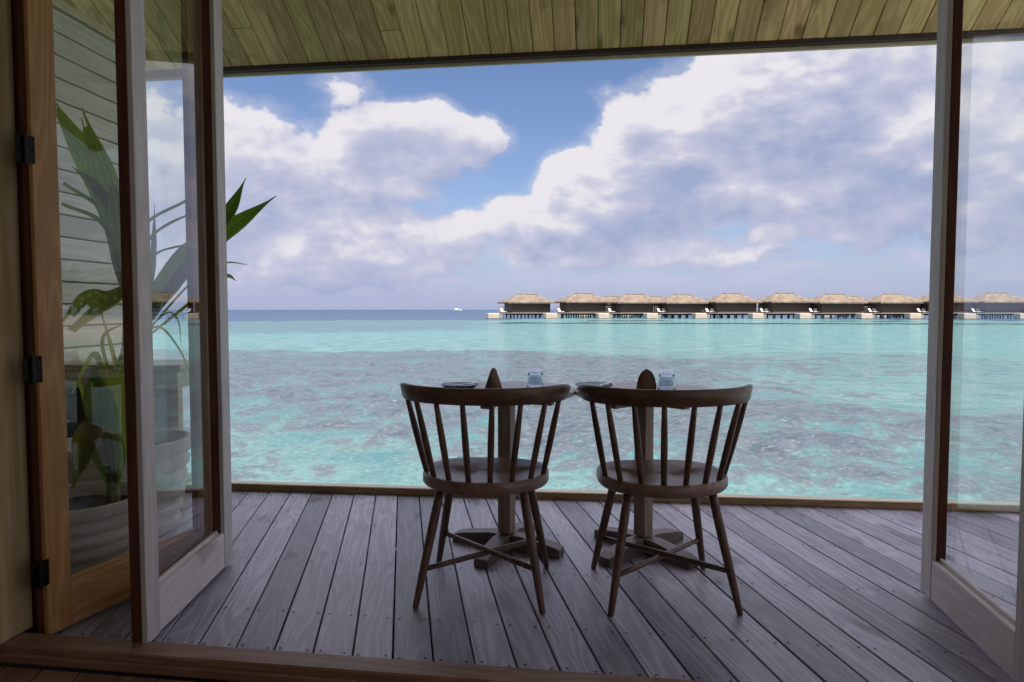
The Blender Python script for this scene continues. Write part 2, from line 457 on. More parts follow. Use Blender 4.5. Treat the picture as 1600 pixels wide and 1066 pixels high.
def reef_at(x, y):
    """how much of the bottom is coral here (0 sand .. 1 coral) and how deep it drops"""
    d = math.hypot(x, y); a = math.degrees(math.atan2(x, y))
    q = Vector((x * .055, y * .055, 3.1))
    n = mnoise.fractal(q, 1.0, 2.0, 4) * .55
    n += mnoise.fractal(Vector((x * .25, y * .25, 9.0)), 1.0, 2.1, 3) * .22
    wob = mnoise.noise(Vector((x * .03, y * .03, 0))) * .35 + mnoise.noise(Vector((x * .12, y * .12, 5))) * .18
    ld = math.log(max(d, 1)) + wob * .5
    def bump1(lo, hi, e=.10):
        t = lambda v: max(0, min(1, v)); s = lambda v: v * v * (3 - 2 * v)
        return s(t((ld - math.log(lo)) / e / 2 + .5)) * s(t((math.log(hi) - ld) / e / 2 + .5))
    reef = .45
    reef -= .42 * bump1(12.0, 15.5)
    reef += .10 * bump1(8, 12)
    reef += .48 * bump1(16.5, 62, .2)
    east = max(0, min(1, (a - 6) / 16))
    reef -= (.62 * east) * bump1(32, 190, .25)
    reef -= .28 * max(0, min(1, (a - 14) / 12)) * bump1(9, 30, .3)
    west = max(0, min(1, (2 - a) / 8))
    reef -= (.95 * max(0, min(1, (-2 - a) / 10)) + .35) * bump1(64, 108, .06) * (1 if a < 4 else .4)
    reef += .45 * west * bump1(112, 260, .1)
    reef -= .5 * (1 - west) * bump1(75, 260, .2)
    edge = 235 + 40 * wob + 60 * max(0, min(1, (a + 4) / 8))
    deep = max(0, min(1, (d - edge + 32) / 180))
    return reef + n, deep


def polar_grid():
    azs = []
    a = -180.0
    while a < 180:
        azs.append(a); a += .55 if -50 <= a < 50 else (2.0 if abs(a) < 80 else 8.0)
    rs = [0.5, 3.0, 5.5]; r = 7.0
    while r < 420: rs.append(r); r *= 1.021
    rs += [520, 700, 1000, 1600, 3000, 6000, 9000]
    return azs, rs


azs, rs = polar_grid()
verts, faces, reefv, deepv = [(0, 0, -3.0)], [], [0.5], [0.0]
for r in rs:
    for a in azs:
        x, y = r * math.sin(R(a)), r * math.cos(R(a))
        f, dp = reef_at(x, y)
        rz = max(0, min(1, (f - .25) / .6))
        h = -2.75 + rz * (.35 + .3 * mnoise.noise(Vector((x * .7, y * .7, 2)))) + .07 * mnoise.noise(Vector((x * 1.9, y * 1.9, 7)))
        h -= dp * 14
        verts.append((x, y, h)); reefv.append(f); deepv.append(dp)
n = len(azs)
for k in range(n): faces.append((0, 1 + (k + 1) % n, 1 + k))
for j in range(len(rs) - 1):
    for k in range(n):
        a0, b0 = 1 + j * n + k, 1 + j * n + (k + 1) % n
        faces.append((a0, b0, b0 + n, a0 + n))
me = bpy.data.meshes.new('seabed'); me.from_pydata(verts, [], faces)
for nm, vals in (('reef', reefv), ('deep', deepv)):
    at = me.attributes.new(nm, 'FLOAT', 'POINT'); at.data.foreach_set('value', vals)
for p in me.polygons: p.use_smooth = True
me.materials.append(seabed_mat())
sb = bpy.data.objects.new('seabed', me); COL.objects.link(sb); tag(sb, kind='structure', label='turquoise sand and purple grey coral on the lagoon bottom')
bm = bmesh.new()
vs = [bm.verts.new((9000 * math.cos(2 * math.pi * k / 96), 9000 * math.sin(2 * math.pi * k / 96), 0)) for k in range(96)]
bm.faces.new(vs)
sea = obj('sea', bm, sea_mat(), None, (0, 0, WATER_Z)); tag(sea, kind='structure', label='clear rippled lagoon water reaching the horizon')

# ------------------------------------------------------------------ the deck
PA = R(-9.2); pd = Vector((math.sin(PA), math.cos(PA), 0)); pq = Vector((math.cos(PA), -math.sin(PA), 0))


def y_near(x): return 2.235 - .1346 * (x + 1.641)
def y_far(x): return 4.096 - .1017 * (x + 1.733) if x > -1.74 else 4.095 + .115 * (x + 1.74)


deck = thing('deck', 'weathered purple grey timber deck with screwed planks', None, (0, 0, 0), kind='structure')
del_keys = [k for k in deck.keys() if k == 'category']
PITCH = .1285
base_q = Vector((-.695, 4.024, 0)).dot(pq)
screws = bmesh.new()
JOISTS = [.045, .31, .80, 1.30, 1.78]        # screw rows, metres beyond the threshold


def cut(fn, q):
    """point on the board line at offset q where y = fn(x)"""
    s = 3.0
    for _ in range(12):
        P = pq * q + pd * s
        s += (fn(P.x) - P.y) / pd.y
    return s


for k in range(-24, 66):  # far right planks added out of view to bounce sunlight under the roof
    q0 = base_q + k * PITCH; gap = .0066 + random.random() * .003
    if k == 15: gap = .013
    qa, qb = q0 + gap / 2, q0 + PITCH - .002
    s = [cut(y_near, qa), cut(y_near, qb), cut(y_far, qb) + .012, cut(y_far, qa) + .012]
    mid = (s[0] + s[2]) / 2; qm = (qa + qb) / 2
    bm = bmesh.new()
    prism(bm, [(s[0] + .004 - mid, -(qa - qm)), (s[1] + .004 - mid, -(qb - qm)), (s[2] - mid, -(qb - qm)), (s[3] - mid, -(qa - qm))], -.03, random.uniform(-.0012, .0008), .0022)
    P = pq * qm + pd * mid
    obj('plank', bm, M['deck'], deck, P, math.pi / 2 - PA)
    ends = [y_near(0)]
    for j in JOISTS:
        for qq in (qa + .019, qb - .019):
            if random.random() < .03: continue
            ss = cut(lambda x: y_near(x) + j, qq) + random.uniform(-.006, .006)
            if ss > cut(y_far, qq) - .06: continue
            c = pq * (qq + random.uniform(-.004, .004)) + pd * ss
            vs = [screws.verts.new((c.x + .0054 * math.cos(i * 1.047), c.y + .0054 * math.sin(i * 1.047), .0016)) for i in range(6)]
            screws.faces.new(vs)
    for qq in (qa + .02, qb - .02):
        ss = cut(y_far, qq) - .10
        c = pq * qq + pd * ss
        vs = [screws.verts.new((c.x + .0054 * math.cos(i * 1.047), c.y + .0054 * math.sin(i * 1.047), .0016)) for i in range(6)]
        screws.faces.new(vs)
tag(obj('screw', screws, M['screw'], deck), kind='stuff')
# joists and rim below
FA = R(-6.6)
for j in (.06, .56, 1.05, 1.55):
    bm = bmesh.new(); box(bm, (0, 0, 0), (11.2, .05, .16), .004)
    xm = 2.3; obj('joist', bm, M['eave'], deck, (xm, y_near(xm) + j, -.112), R(-7.6))
for x in (-2.6, -.2, 2.2, 4.6, 7.2):
    bm = bmesh.new(); lathe(bm, [(0, -3), (.12, -3), (.12, -.03), (0, -.03)], 12)
    obj('stilt', bm, M['eave'], deck, (x, y_far(x) - .45, -.19))

# dark sheet added under the joists, with rim boards, to keep light from gaps
bm = bmesh.new(); box(bm, (2.2, 1.2, -.235), (12.2, 4.6, .02), 0)
obj('light_block_sheet', bm, M['filler_dark'], deck)

# kerb round the open edge
def beam(name, a, b, w, h, z0, mat, parent=None, bev=.004):
    a = Vector((a[0], a[1], 0)); b = Vector((b[0], b[1], 0)); L = (b - a).length
    bm = bmesh.new(); box(bm, (0, 0, h / 2), (L, w, h), bev)
    mid = (a + b) / 2
    return obj(name, bm, mat, parent, (mid.x, mid.y, z0), math.atan2(b.y - a.y, b.x - a.x))


kerb = thing('deck_kerb', 'low brown timber kerb along the seaward edge of the deck', 'kerb')
beam('rim_board', (-1.745, 4.115), (7.9, 4.115 - .1017 * 9.645), .028, .22, -.225, M['kerb'], deck)
beam('rim_board', (-1.775, 4.10), (-3.4, 3.92), .028, .22, -.225, M['kerb'], deck)
beam('front_rail', (-1.745, 4.115), (7.9, 4.115 - .1017 * 9.645), .050, .036, .002, M['kerb'], kerb)
beam('front_cap', (-1.745, 4.118), (7.9, 4.118 - .1017 * 9.645), .060, .008, .0385, M['kerb_lit_cap'], kerb, .003)
beam('side_rail', (-1.80, 4.10), (-3.4, 3.92), .050, .036, .002, M['kerb'], kerb)
beam('side_cap', (-1.80, 4.103), (-3.4, 3.923), .060, .008, .0385, M['kerb_lit_cap'], kerb, .003)

# threshold under the folding doors
thr = thing('threshold', 'brown timber threshold across the doorway at the bottom of the picture', 'threshold', (0, 0, 0))
fa = math.atan(-.1346)
fu = Vector((math.cos(fa), math.sin(fa), 0)); fn_ = Vector((-math.sin(fa), math.cos(fa), 0))
f0 = Vector((-1.641, 2.23, 0))                      # left end of the facade line


def fpt(u, n): p = f0 + fu * u + fn_ * n; return (p.x, p.y)


beam('sill', fpt(-.03, -.045), fpt(3.6, -.045), .088, .052, -.028, M['threshold'], thr, .005)
beam('nosing', fpt(-.03, -.097), fpt(3.6, -.097), .014, .03, -.030, M['threshold'], thr, .003)

# interior floor
inf = thing('interior_floor', 'dark brown interior floorboards below the threshold', None, kind='structure')
for k in range(-16, 34):
    q0 = base_q + k * PITCH + .05
    qa, qb = q0 + .003, q0 + PITCH - .003; qm = (qa + qb) / 2
    s1, s2 = cut(lambda x: y_near(x) - .118, qa), cut(lambda x: y_near(x) - .118, qb)
    bm = bmesh.new(); prism(bm, [(-2.0, qm - qa), (-2.0, qm - qb), (s2, qm - qb), (s1, qm - qa)], -.025, 0, .002)
    obj('plank', bm, M['floor'], inf, pq * qm + Vector((0, 0, -.034)), math.pi / 2 - PA)

# ------------------------------------------------------------------ ceiling under the overhanging roof
CA = R(7.3); cu = Vector((math.cos(CA), -math.sin(CA), 0)); cn = Vector((math.sin(CA), math.cos(CA), 0))
E0 = Vector((0, 4.75, 2.885)); SL = math.tan(R(33))
slope_dir = (-cn + Vector((0, 0, SL))).normalized()      # from the eave up towards the house
nrm_dir = cu.cross(slope_dir).normalized()
if nrm_dir.z > 0: down = -nrm_dir
else: down = nrm_dir
ceil_rot = Matrix((slope_dir, cu, slope_dir.cross(cu))).transposed().to_euler()
ceiling = thing('ceiling', 'sloping ceiling of greenish treated pine boards under the roof', None, kind='structure')
CP = .1475; LEN = 3.7
CEIL_UP = slope_dir.cross(cu); sgn = 1 if CEIL_UP.z > 0 else -1


def ceil_board(k, t0, t1):
    bm = bmesh.new(); L = t1 - t0
    box(bm, (0, 0, sgn * .0125), (L, CP - .005, .022), .004)
    P = E0 + cu * ((k + .5) * CP) + slope_dir * ((t0 + t1) / 2) + Vector((0, 0, random.uniform(0, .0015)))
    obj('board', bm, M['ceiling'], ceiling, P, rot=ceil_rot)


for k in range(-30, 28):
    r = random.random()
    if k in (-13, 21, 5) or r < .12:
        c = .30 if k == -13 else random.uniform(.15, .7)
        ceil_board(k, .0, c - .0015); ceil_board(k, c + .0015, LEN)
    else: ceil_board(k, .0, LEN)
Lc = 58 * CP; cmid = E0 - cu * 1 * CP


def cbeam(name, t, drop, size, mat, parent=ceiling):
    bm = bmesh.new(); box(bm, (0, 0, 0), (Lc, size[0], size[1]), .002)
    P = cmid - cn * t + Vector((0, 0, drop))
    return obj(name, bm, mat, parent, P, -CA)


cbeam('batten', -.028, -.002, (.052, .05), M['eave'])
cbeam('fascia', -.068, -.006, (.022, .085), M['eave_trim'])
# outer roof over it (both slopes) so that the sun is kept off the room and the deck in view
roof = thing('roof', 'shingled roof above the deck and the room', 'roof')
ru = lambda s, t, z: tuple(E0 + cu * s - cn * t + Vector((0, 0, t * SL + z)))
bm = bmesh.new()
s0, s1 = -30 * CP - .05, 28 * CP + .05  # right end stops short, letting sun onto the unseen deck beyond
front = [ru(s0, -.12, .09), ru(s1, -.12, .09), ru(s1, 5.6, .09), ru(s0, 5.6, .09)]
back = [ru(s0, 5.6, .09), ru(s1, 5.6, .09), tuple(Vector(ru(s1, 5.6, .09)) - cn * 4.6 - Vector((0, 0, 4.6 * SL))), tuple(Vector(ru(s0, 5.6, .09)) - cn * 4.6 - Vector((0, 0, 4.6 * SL)))]
for quad in (front, back):
    lo = [bm.verts.new(p) for p in quad]; hi = [bm.verts.new((p[0], p[1], p[2] + .12)) for p in quad]
    bm.faces.new(lo[::-1]); bm.faces.new(hi)
    for i in range(4): bm.faces.new((lo[i], lo[(i + 1) % 4], hi[(i + 1) % 4], hi[i]))
obj('roof_slope', bm, M['roofing'], roof)

# ------------------------------------------------------------------ the room behind the camera and the facade wall
room = thing('room_wall', 'timber boarded wall of the room round the doorway', None, kind='structure')


def wallbox(a, b, th, z0, z1, mat, parent, name):
    return beam(name, a, b, th, z1 - z0, z0, mat, parent, 0)


wallbox(fpt(-3.0, -.09), fpt(-.125, -.09), .14, -.03, 4.3, M['interior'], room, 'facade')
wallbox(fpt(3.66, -.09), fpt(4.7, -.09), .14, -.03, 4.3, M['interior'], room, 'facade')
wallbox(fpt(-.125, -.09), fpt(3.66, -.09), .13, 2.74, 4.3, M['interior'], room, 'lintel')
wallbox(fpt(-.45, -.17), fpt(-.45, -4.6), .1, -.03, 4.4, M['interior'], room, 'side')
wallbox(fpt(4.6, -.17), fpt(4.6, -.6), .1, -.03, 4.4, M['interior'], room, 'side')          # wide opening added on the unseen right side to light the room
wallbox(fpt(4.6, -.6), fpt(4.6, -4.0), .1, 2.6, 4.4, M['interior'], room, 'side')
wallbox(fpt(4.6, -4.0), fpt(4.6, -4.6), .1, -.03, 4.4, M['interior'], room, 'side')
wallbox(fpt(-.5, -4.66), fpt(4.65, -4.66), .1, -.03, 4.4, M['interior'], room, 'rear')

# ------------------------------------------------------------------ door frame and folding doors
fr = thing('door_frame', 'brown timber door frame with dark stop at the far left edge', 'door frame')
def post(name, u, nn, su, sn, z0, z1, mat, parent, bev=.003):
    bm = bmesh.new(); box(bm, (0, 0, (z1 - z0) / 2), (su, sn, z1 - z0), bev)
    p = fpt(u, nn); return obj(name, bm, mat, parent, (p[0], p[1], z0), fa)


post('casing', -.075, -.175, .11, .075, -.03, 2.74, M['casing'], fr)
post('jamb', -.068, -.05, .11, .17, .025, 2.74, M['jamb'], fr)
post('stop', -.045, .052, .10, .03, .0, 2.74, M['door_edge'], fr)
post('jamb', 3.60, -.05, .11, .17, .025, 2.74, M['jamb'], fr)
post('casing', 3.61, -.175, .11, .075, -.03, 2.74, M['casing'], fr)
beam('head', fpt(-.02, -.05), fpt(3.55, -.05), .15, .09, 2.648, M['jamb'], fr)


def door(label, a, b, face_mats, side=1, hinges=None, swap=False):
    """a leaf from plan point a (near end) to b (far end); the visible face lies on the line a-b and the
    leaf's thickness goes to the other side (side = -1: to the left of a->b, +1: to the right)"""
    A = Vector((a[0], a[1], 0)); B = Vector((b[0], b[1], 0)); L = (B - A).length
    ang = math.atan2(B.y - A.y, B.x - A.x)
    t = thing('folding_door', label, 'door', (A.x, A.y, .015), ang, group='glazed folding door leaves')
    TH, SW, H0 = .052, .088, 2.62
    stile_m, rail_m, edge_m = face_mats
    off = side * TH / 2                                  # local y of the leaf centre
    for x, nm in ((SW / 2, 'stile'), (L - SW / 2, 'stile')):
        # the stile is laminated: a visible face board and a darker core behind it
        bm = bmesh.new(); box(bm, (x, side * .009, H0 / 2), (SW, .018, H0), .002)
        st = obj(nm, bm, stile_m, t)
        bm = bmesh.new(); box(bm, (x, side * (.018 + .017), H0 / 2), (SW - .0015, .034, H0 - .002), .002)
        obj('stile_core', bm, edge_m, st)
    for z, h, nm in ((.001, .15, 'bottom_rail'), (H0 - .1, .1, 'top_rail')):
        bm = bmesh.new(); box(bm, (L / 2, side * .0265, z + h / 2), (L - 2 * SW - .001, .049, h), .003)
        obj(nm, bm, rail_m, t)
    # glazing beads round the pane
    bm = bmesh.new(); z0, z1 = .1505, H0 - .1005
    for (cx_, cz_, sx, sz) in ((L / 2, z0 + .006, L - 2 * SW - .004, .011), (L / 2, z1 - .006, L - 2 * SW - .004, .011)):
        box(bm, (cx_, side * .034, cz_), (sx, .012, sz), .001)
    obj('glazing_bead', bm, rail_m, t)
    bm = bmesh.new()
    yg = side * .043
    vs = [bm.verts.new(p) for p in ((SW - .006, yg, z0 - .006), (L - SW + .006, yg, z0 - .006), (L - SW + .006, yg, z1 + .006), (SW - .006, yg, z1 + .006))]
    bm.faces.new(vs)
    obj('glass_pane', bm, M['glass'], t)
    if hinges:
        for z in hinges:
            bm = bmesh.new()
            tube(bm, [(-.022, side * .002 - .004, z - .048), (-.022, side * .002 - .004, z + .048)], .007, 10)
            for kz in (-.033, -.011, .011, .033): tube(bm, [(-.022, side * .002 - .004, z + kz - .001), (-.022, side * .002 - .004, z + kz + .001)], .0080, 10)
            box(bm, (-.003, side * -.001, z), (.026, .003, .088), .0008)
            box(bm, (-.036, side * .004, z), (.024, .003, .088), .0008)
            for sz in (-.035, 0, .035):
                for sx in (.003, -.042): box(bm, (sx, side * -.001 - .003 * side, z + sz), (.007, .004, .007), .001)
            obj('hinge', bm, M['hinge'], t)
    return t


OUT = (M['door_out'], M['door_rail_out'], M['door_edge']); INN = (M['door_in'], M['door_rail_in'], M['door_edge'])
door('brown inner face door leaf hinged on the left jamb in front of the potted palms', (-1.564, 2.215), (-1.302, 2.925), INN, 1, hinges=(.22, .905, 1.62))
door('silver grey door leaf folded back beside the brown leaf, left of the chairs', (-1.196, 2.155), (-1.226, 2.905), OUT, 1)
door('silver grey door leaf standing open at the right edge of the picture', (1.468, 1.853), (1.603, 2.589), OUT, -1)

# ------------------------------------------------------------------ boarded side wall at the left of the deck
side = thing('side_wall', 'weatherboarded privacy wall at the left of the deck behind the palms', 'wall')
w0, w1 = Vector((-2.76, 2.30, 0)), Vector((-2.545, 4.50, 0))
wl = (w1 - w0).length; wa = math.atan2(w1.y - w0.y, w1.x - w0.x)
tilt = Matrix.Rotation(R(3.0), 4, 'X')
for k in range(22):
    z = -.02 + k * .129
    bm = bmesh.new(); box(bm, (0, 0, .0), (wl + random.uniform(-.004, .004), .022, .119), .004)
    for v in bm.verts: v.co = tilt @ v.co
    mid = (w0 + w1) / 2
    obj('board', bm, M['wall_board'], side, (mid.x, mid.y, z + .07), wa)
beam('wall_core', w0 + Vector((-.062, .0, 0)), w1 + Vector((-.062, 0, 0)), .08, 2.84, -.03, M['kerb'], side, 0)  # core showing between the spaced boards stands in for lap shadows
beam('top_plate', w0 + Vector((-.045, 0, 0)), w1 + Vector((-.045, .03, 0)), .15, .05, 2.83, M['eave_trim'], side)

# ------------------------------------------------------------------ chairs
def bez(pts, t):
    pts = [Vector(p) for p in pts]
    while len(pts) > 1: pts = [a.lerp(b, t) for a, b in zip(pts, pts[1:])]
    return pts[0]


def chair_seat():
    bm = bmesh.new(); N = 48
    def outline(th):
        c, s = math.cos(th), math.sin(th)
        if s < 0: return Vector((.252 * c, .225 * s))
        e = 2.9
        r = (abs(c / .252) ** e + abs(s / .225) ** e) ** (-1 / e)
        return Vector((r * c, r * s))
    def ring(sc, z, saddle=0.0):
        out = []
        for k in range(N):
            p = outline(2 * math.pi * k / N) * sc
            zz = z
            if saddle:
                zz -= saddle * (1 - sc ** 2) * (1 + .35 * math.cos(2 * math.pi * k / N * 2)) * (1.1 if p.y < .05 else .6)
            out.append(bm.verts.new((p.x, p.y, zz)))
        return out
    rings = [ring(.90, .428), ring(.97, .430), ring(1.0, .440), ring(1.0, .466), ring(.985, .474), ring(.95, .4765),
             ring(.88, .4765, .012), ring(.7, .4765, .014), ring(.45, .4765, .015), ring(.2, .4765, .015)]
    for a, b in zip(rings, rings[1:]):
        for k in range(N): bm.faces.new((a[k], a[(k + 1) % N], b[(k + 1) % N], b[k]))
    bm.faces.new(rings[0][::-1]); bm.faces.new(rings[-1])
    return bm


def crest(bm):
    n = 40; prof = []
    for i in range(n + 1):
        t = R(-84 + 168 * i / n); u = abs(i / n * 2 - 1)
        endz = .010 * max(0, (u - .82) / .18) ** 1.5
        ring = []
        for (dr, z) in ((-.013, .772 + endz), (-.006, .768 + endz), (.008, .768 + endz), (.013, .774 + endz), (.017, .825 - endz), (.012, .832 - endz), (-.002, .832 - endz), (-.009, .826 - endz)):
            lean = (z - .80) * .25
            rx, ry = .322 + dr + lean * .3, .252 + dr + lean
            ring.append(bm.verts.new((rx * math.sin(t), -ry * math.cos(t), z)))
        prof.append(ring)
    for a, b in zip(prof, prof[1:]):
        for k in range(8): bm.faces.new((a[k], a[(k + 1) % 8], b[(k + 1) % 8], b[k]))
    bm.faces.new(prof[0][::-1]); bm.faces.new(prof[-1])


def leg_line(sx, sy):
    top = Vector((sx * .158, .135 if sy > 0 else -.125, .432)); foot = Vector((sx * .238, .222 if sy > 0 else -.225, 0))
    return top, foot


def make_chair(label, loc, rot):
    t = thing('spindle_chair', label, 'chair', loc, rot, group='dark spindle back chairs at the tables')
    obj('seat', chair_seat(), M['seat'], t, smooth=True)
    bm = bmesh.new(); crest(bm); obj('crest_rail', bm, M['chair_x'], t, smooth=True)
    for tt, tb in ((9.8, 9.8), (29.5, 30), (50, 52), (67, 78)):
        for s in (-1, 1):
            a = Vector((s * .236 * math.sin(R(tb)), -.196 * math.cos(R(tb)) + .0, .468))
            b = Vector((s * .319 * math.sin(R(tt)), -.249 * math.cos(R(tt)), .776))
            bm = bmesh.new(); pts = [a.lerp(b, q) for q in (0, .12, .3, .5, .7, .88, 1)]
            tube(bm, pts, [.0105, .0112, .0125, .0130, .0122, .0105, .0095], 10)
            obj('spindle', bm, M['chair'], t, smooth=True)
    for sx in (-1, 1):
        for sy in (-1, 1):
            a, b = leg_line(sx, sy)
            bm = bmesh.new(); tube(bm, [a.lerp(b, q) for q in (0, .15, .35, .6, .85, .985, 1)], [.0165, .0175, .0178, .0165, .0138, .0118, .0095], 12)
            obj('leg', bm, M['chair'], t, smooth=True)
    for sx in (-1, 1):
        a0, a1 = leg_line(sx, -1); b0, b1 = leg_line(-sx, 1)
        q = .67
        a, b = a0.lerp(a1, q), b0.lerp(b1, q)
        if sx > 0: a.z += .006; b.z += .006
        else: a.z -= .006; b.z -= .006
        bm = bmesh.new(); tube(bm, [a.lerp(b, q) for q in (0, .2, .5, .8, 1)], [.0095, .011, .0118, .011, .0095], 10)
        obj('stretcher', bm, M['chair_x'], t, smooth=True)
    return t


M['chair_x'] = wood('dark_stained_oak_rail', (.05, .025, .015), (.175, .092, .055), 'X', 1.2, .38, .12, 8, 1.0, None, .15, .5)
ch = make_chair('left of the two dark spindle back chairs, nearer the folded left doors', (-.105, 2.665, 0), R(-5.0))
dup(ch, (.592, 2.625, 0), R(1.2), 'right of the two dark spindle back chairs, nearer the open right door leaf')

# ------------------------------------------------------------------ tables
def make_table(label, loc, rot):
    t = thing('cafe_table', label, 'table', loc, rot, group='small round teak cafe tables')
    bm = bmesh.new(); lathe(bm, [(0, .722), (.30, .722), (.318, .727), (.322, .735), (.320, .745), (.314, .749), (0, .749)], 48)
    obj('table_top', bm, M['tabletop'], t)
    for a, dz in ((0, 0), (math.pi / 2, .0)):
        bm = bmesh.new(); box(bm, (0, 0, .702 + dz), (.46 if a == 0 else .46, .045, .036 if a == 0 else .0352), .003, Matrix.Rotation(a, 4, 'Z'))
        obj('crossbar', bm, M['table'], t)
    bm = bmesh.new(); box(bm, (0, 0, .38), (.064, .064, .608), .004)
    obj('post', bm, M['table'], t)
    for k in range(4):
        bm = bmesh.new()
        pr = [(.0, 0), (.240, 0), (.240, .036), (.195, .050), (.05, .072), (0, .072)]
        w = .034
        a = [bm.verts.new((x, -w, z)) for x, z in pr]; b = [bm.verts.new((x, w, z)) for x, z in pr]
        bm.faces.new(a[::-1]); bm.faces.new(b)
        for i in range(len(pr)): bm.faces.new((a[i], a[(i + 1) % len(pr)], b[(i + 1) % len(pr)], b[i]))
        bmesh.ops.bevel(bm, geom=list(bm.edges), offset=.003, segments=1, affect='EDGES', profile=.5)
        # each arm starts just outside the post so that the four butt at the middle
        for v in bm.verts: v.co.x += .0335
        obj('foot', bm, M['foot'], t, (0, 0, 0), k * math.pi / 2)
    bm = bmesh.new(); box(bm, (0, 0, .036), (.066, .066, .0715), 0); obj('hub', bm, M['foot'], t)
    return t


tb = make_table('left round cafe table behind the left chair, its post turned with the narrow side lit', (-.025, 3.10, 0), R(-24))
dup(tb, (.605, 3.055, 0), R(41), 'right round cafe table behind the right chair, its four feet in a square cross')


def make_plate():
    bm = bmesh.new()
    lathe(bm, [(0, .004), (.055, .004), (.062, .0), (.066, .0), (.084, .011), (.0895, .0155), (.088, .0175), (.083, .0145), (.064, .0065), (0, .0065)], 40)
    return bm


def make_knife():
    bm = bmesh.new()
    box(bm, (-.045, 0, 0), (.085, .011, .006), .002)
    prof = [(0, -.006), (.085, -.0075), (.104, -.001), (.098, .006), (0, .006)]
    prism(bm, prof, -.0012, .0012)
    return bm


def make_napkin(t):
    for s in (-1, 1):
        bm = bmesh.new(); rows = 9; cols = 9; outer = []; inner = []
        for i in range(rows):
            f = i / (rows - 1); hw = .047 * max(0, 1 - f ** 2.4) ** .62 + .0015
            ro, ri = [], []
            for j in range(cols):
                u = j / (cols - 1) * 2 - 1
                dep = (.030 * (1 - f) + .006) * math.sqrt(max(0, 1 - u * u))
                lean = .012 * f
                ro.append(bm.verts.new((u * hw, s * (dep + .003 - lean * .6), f * .098)))
                ri.append(bm.verts.new((u * hw * .95, s * (dep * .8 + .001 - lean * .6), f * .096)))
            outer.append(ro); inner.append(ri)
        for gset in (outer, inner):
            for a, b in zip(gset, gset[1:]):
                for j in range(cols - 1): bm.faces.new((a[j], a[j + 1], b[j + 1], b[j]))
        for i in range(rows - 1):
            for j in (0, cols - 1): bm.faces.new((outer[i][j], outer[i + 1][j], inner[i + 1][j], inner[i][j]))
        for j in range(cols - 1):
            for i in (0, rows - 1): bm.faces.new((outer[i][j], outer[i][j + 1], inner[i][j + 1], inner[i][j]))
        obj('fold', bm, M['napkin'], t, smooth=True)


def make_tumbler():
    bm = bmesh.new()          # upside down: thick base on top
    lathe(bm, [(.0385, .0), (.0392, .002), (.0388, .02), (.036, .060), (.0345, .078), (.031, .0875), (.024, .090), (0, .0895)], 36)
    lathe(bm, [(.0372, .0), (.0362, .02), (.0335, .058), (.0315, .070), (.020, .0745), (0, .0745)], 36)
    top = [v for v in bm.verts if v.co.z < 1e-6]
    a = [v for v in top if v.co.xy.length > .0378]; b = [v for v in top if v.co.xy.length <= .0378]
    a.sort(key=lambda v: math.atan2(v.co.y, v.co.x)); b.sort(key=lambda v: math.atan2(v.co.y, v.co.x))
    for k in range(36): bm.faces.new((a[k], a[(k + 1) % 36], b[(k + 1) % 36], b[k]))
    return bm


TT = .749
o = obj('plate', make_plate(), M['plate'], None, (-.245, 3.13, TT), 0, True); tag(o, 'dark plate with a knife across it on the left table', 'plate', 'dark plates on the tables')
o = obj('plate', make_plate(), M['plate'], None, (.385, 3.135, TT), 0, True); tag(o, 'dark plate on the right table, half hidden by the chair crest', 'plate', 'dark plates on the tables')
o = obj('knife', make_knife(), M['steel'], None, (-.205, 3.105, TT + .0205), R(58), False); tag(o, 'steel knife resting across the dark plate on the left table', 'knife', 'table knives')
o = obj('knife', make_knife(), M['steel'], None, (.43, 3.10, TT + .0205), R(64), False); tag(o, 'steel knife resting across the dark plate on the right table', 'knife', 'table knives')
nk = thing('napkin', 'narrow folded brown napkin standing on the left table', 'napkin', (-.085, 3.08, TT), R(64), 'folded brown napkins')
make_napkin(nk)
nk = thing('napkin', 'broad folded brown napkin standing on the right table beside the tumbler', 'napkin', (.607, 3.02, TT), R(14), 'folded brown napkins')
make_napkin(nk)
o = obj('tumbler', make_tumbler(), M['tumbler'], None, (.108, 3.10, TT + .0008), 0, True); tag(o, 'clear tumbler turned upside down on the left table', 'glass', 'upturned tumblers')
o = obj('tumbler', make_tumbler(), M['tumbler'], None, (.698, 3.02, TT + .0008), 0, True); tag(o, 'clear tumbler turned upside down on the right table', 'glass', 'upturned tumblers')

# ------------------------------------------------------------------ console table and potted palms at the left
cs = thing('console_table', 'pale timber console table in the corner behind the pots', 'table', (-2.19, 3.86, 0), R(-2))
bm = bmesh.new(); box(bm, (0, 0, .795), (.78, .40, .032), .004); obj('top', bm, M['cabinet'], cs)
for y in (-.165, .165):
    bm = bmesh.new(); box(bm, (0, y, .729), (.64, .022, .098), .002); obj('apron', bm, M['cabinet'], cs)
for x in (-.345, .345):
    bm = bmesh.new(); box(bm, (x, 0, .729), (.022, .26, .098), .002); obj('apron', bm, M['cabinet'], cs)
    for y in (-.165, .165):
        bm = bmesh.new(); box(bm, (x, y, .389), (.05, .05, .778), .003); obj('leg', bm, M['cabinet'], cs)
bm = bmesh.new(); box(bm, (0, 0, .12), (.635, .30, .022), .002); obj('shelf', bm, M['cabinet'], cs)
bx = tag(obj('dark_filler_box', bmesh.new(), None, None), 'dark box added under the console table to darken the space there', 'box')  # added to fill the space under the table with dark
bm = bmesh.new(); box(bm, (0, 0, .25), (.50, .27, .5), .01); box(bm, (0, 0, .515), (.52, .28, .03), .006)
bm.to_mesh(bx.data); bm.free(); bx.data.materials.append(M['filler_dark']); bx.location = (-2.24, 3.86, .133); bx.rotation_euler = (0, 0, R(-2))


rnd_ = random.Random(5)


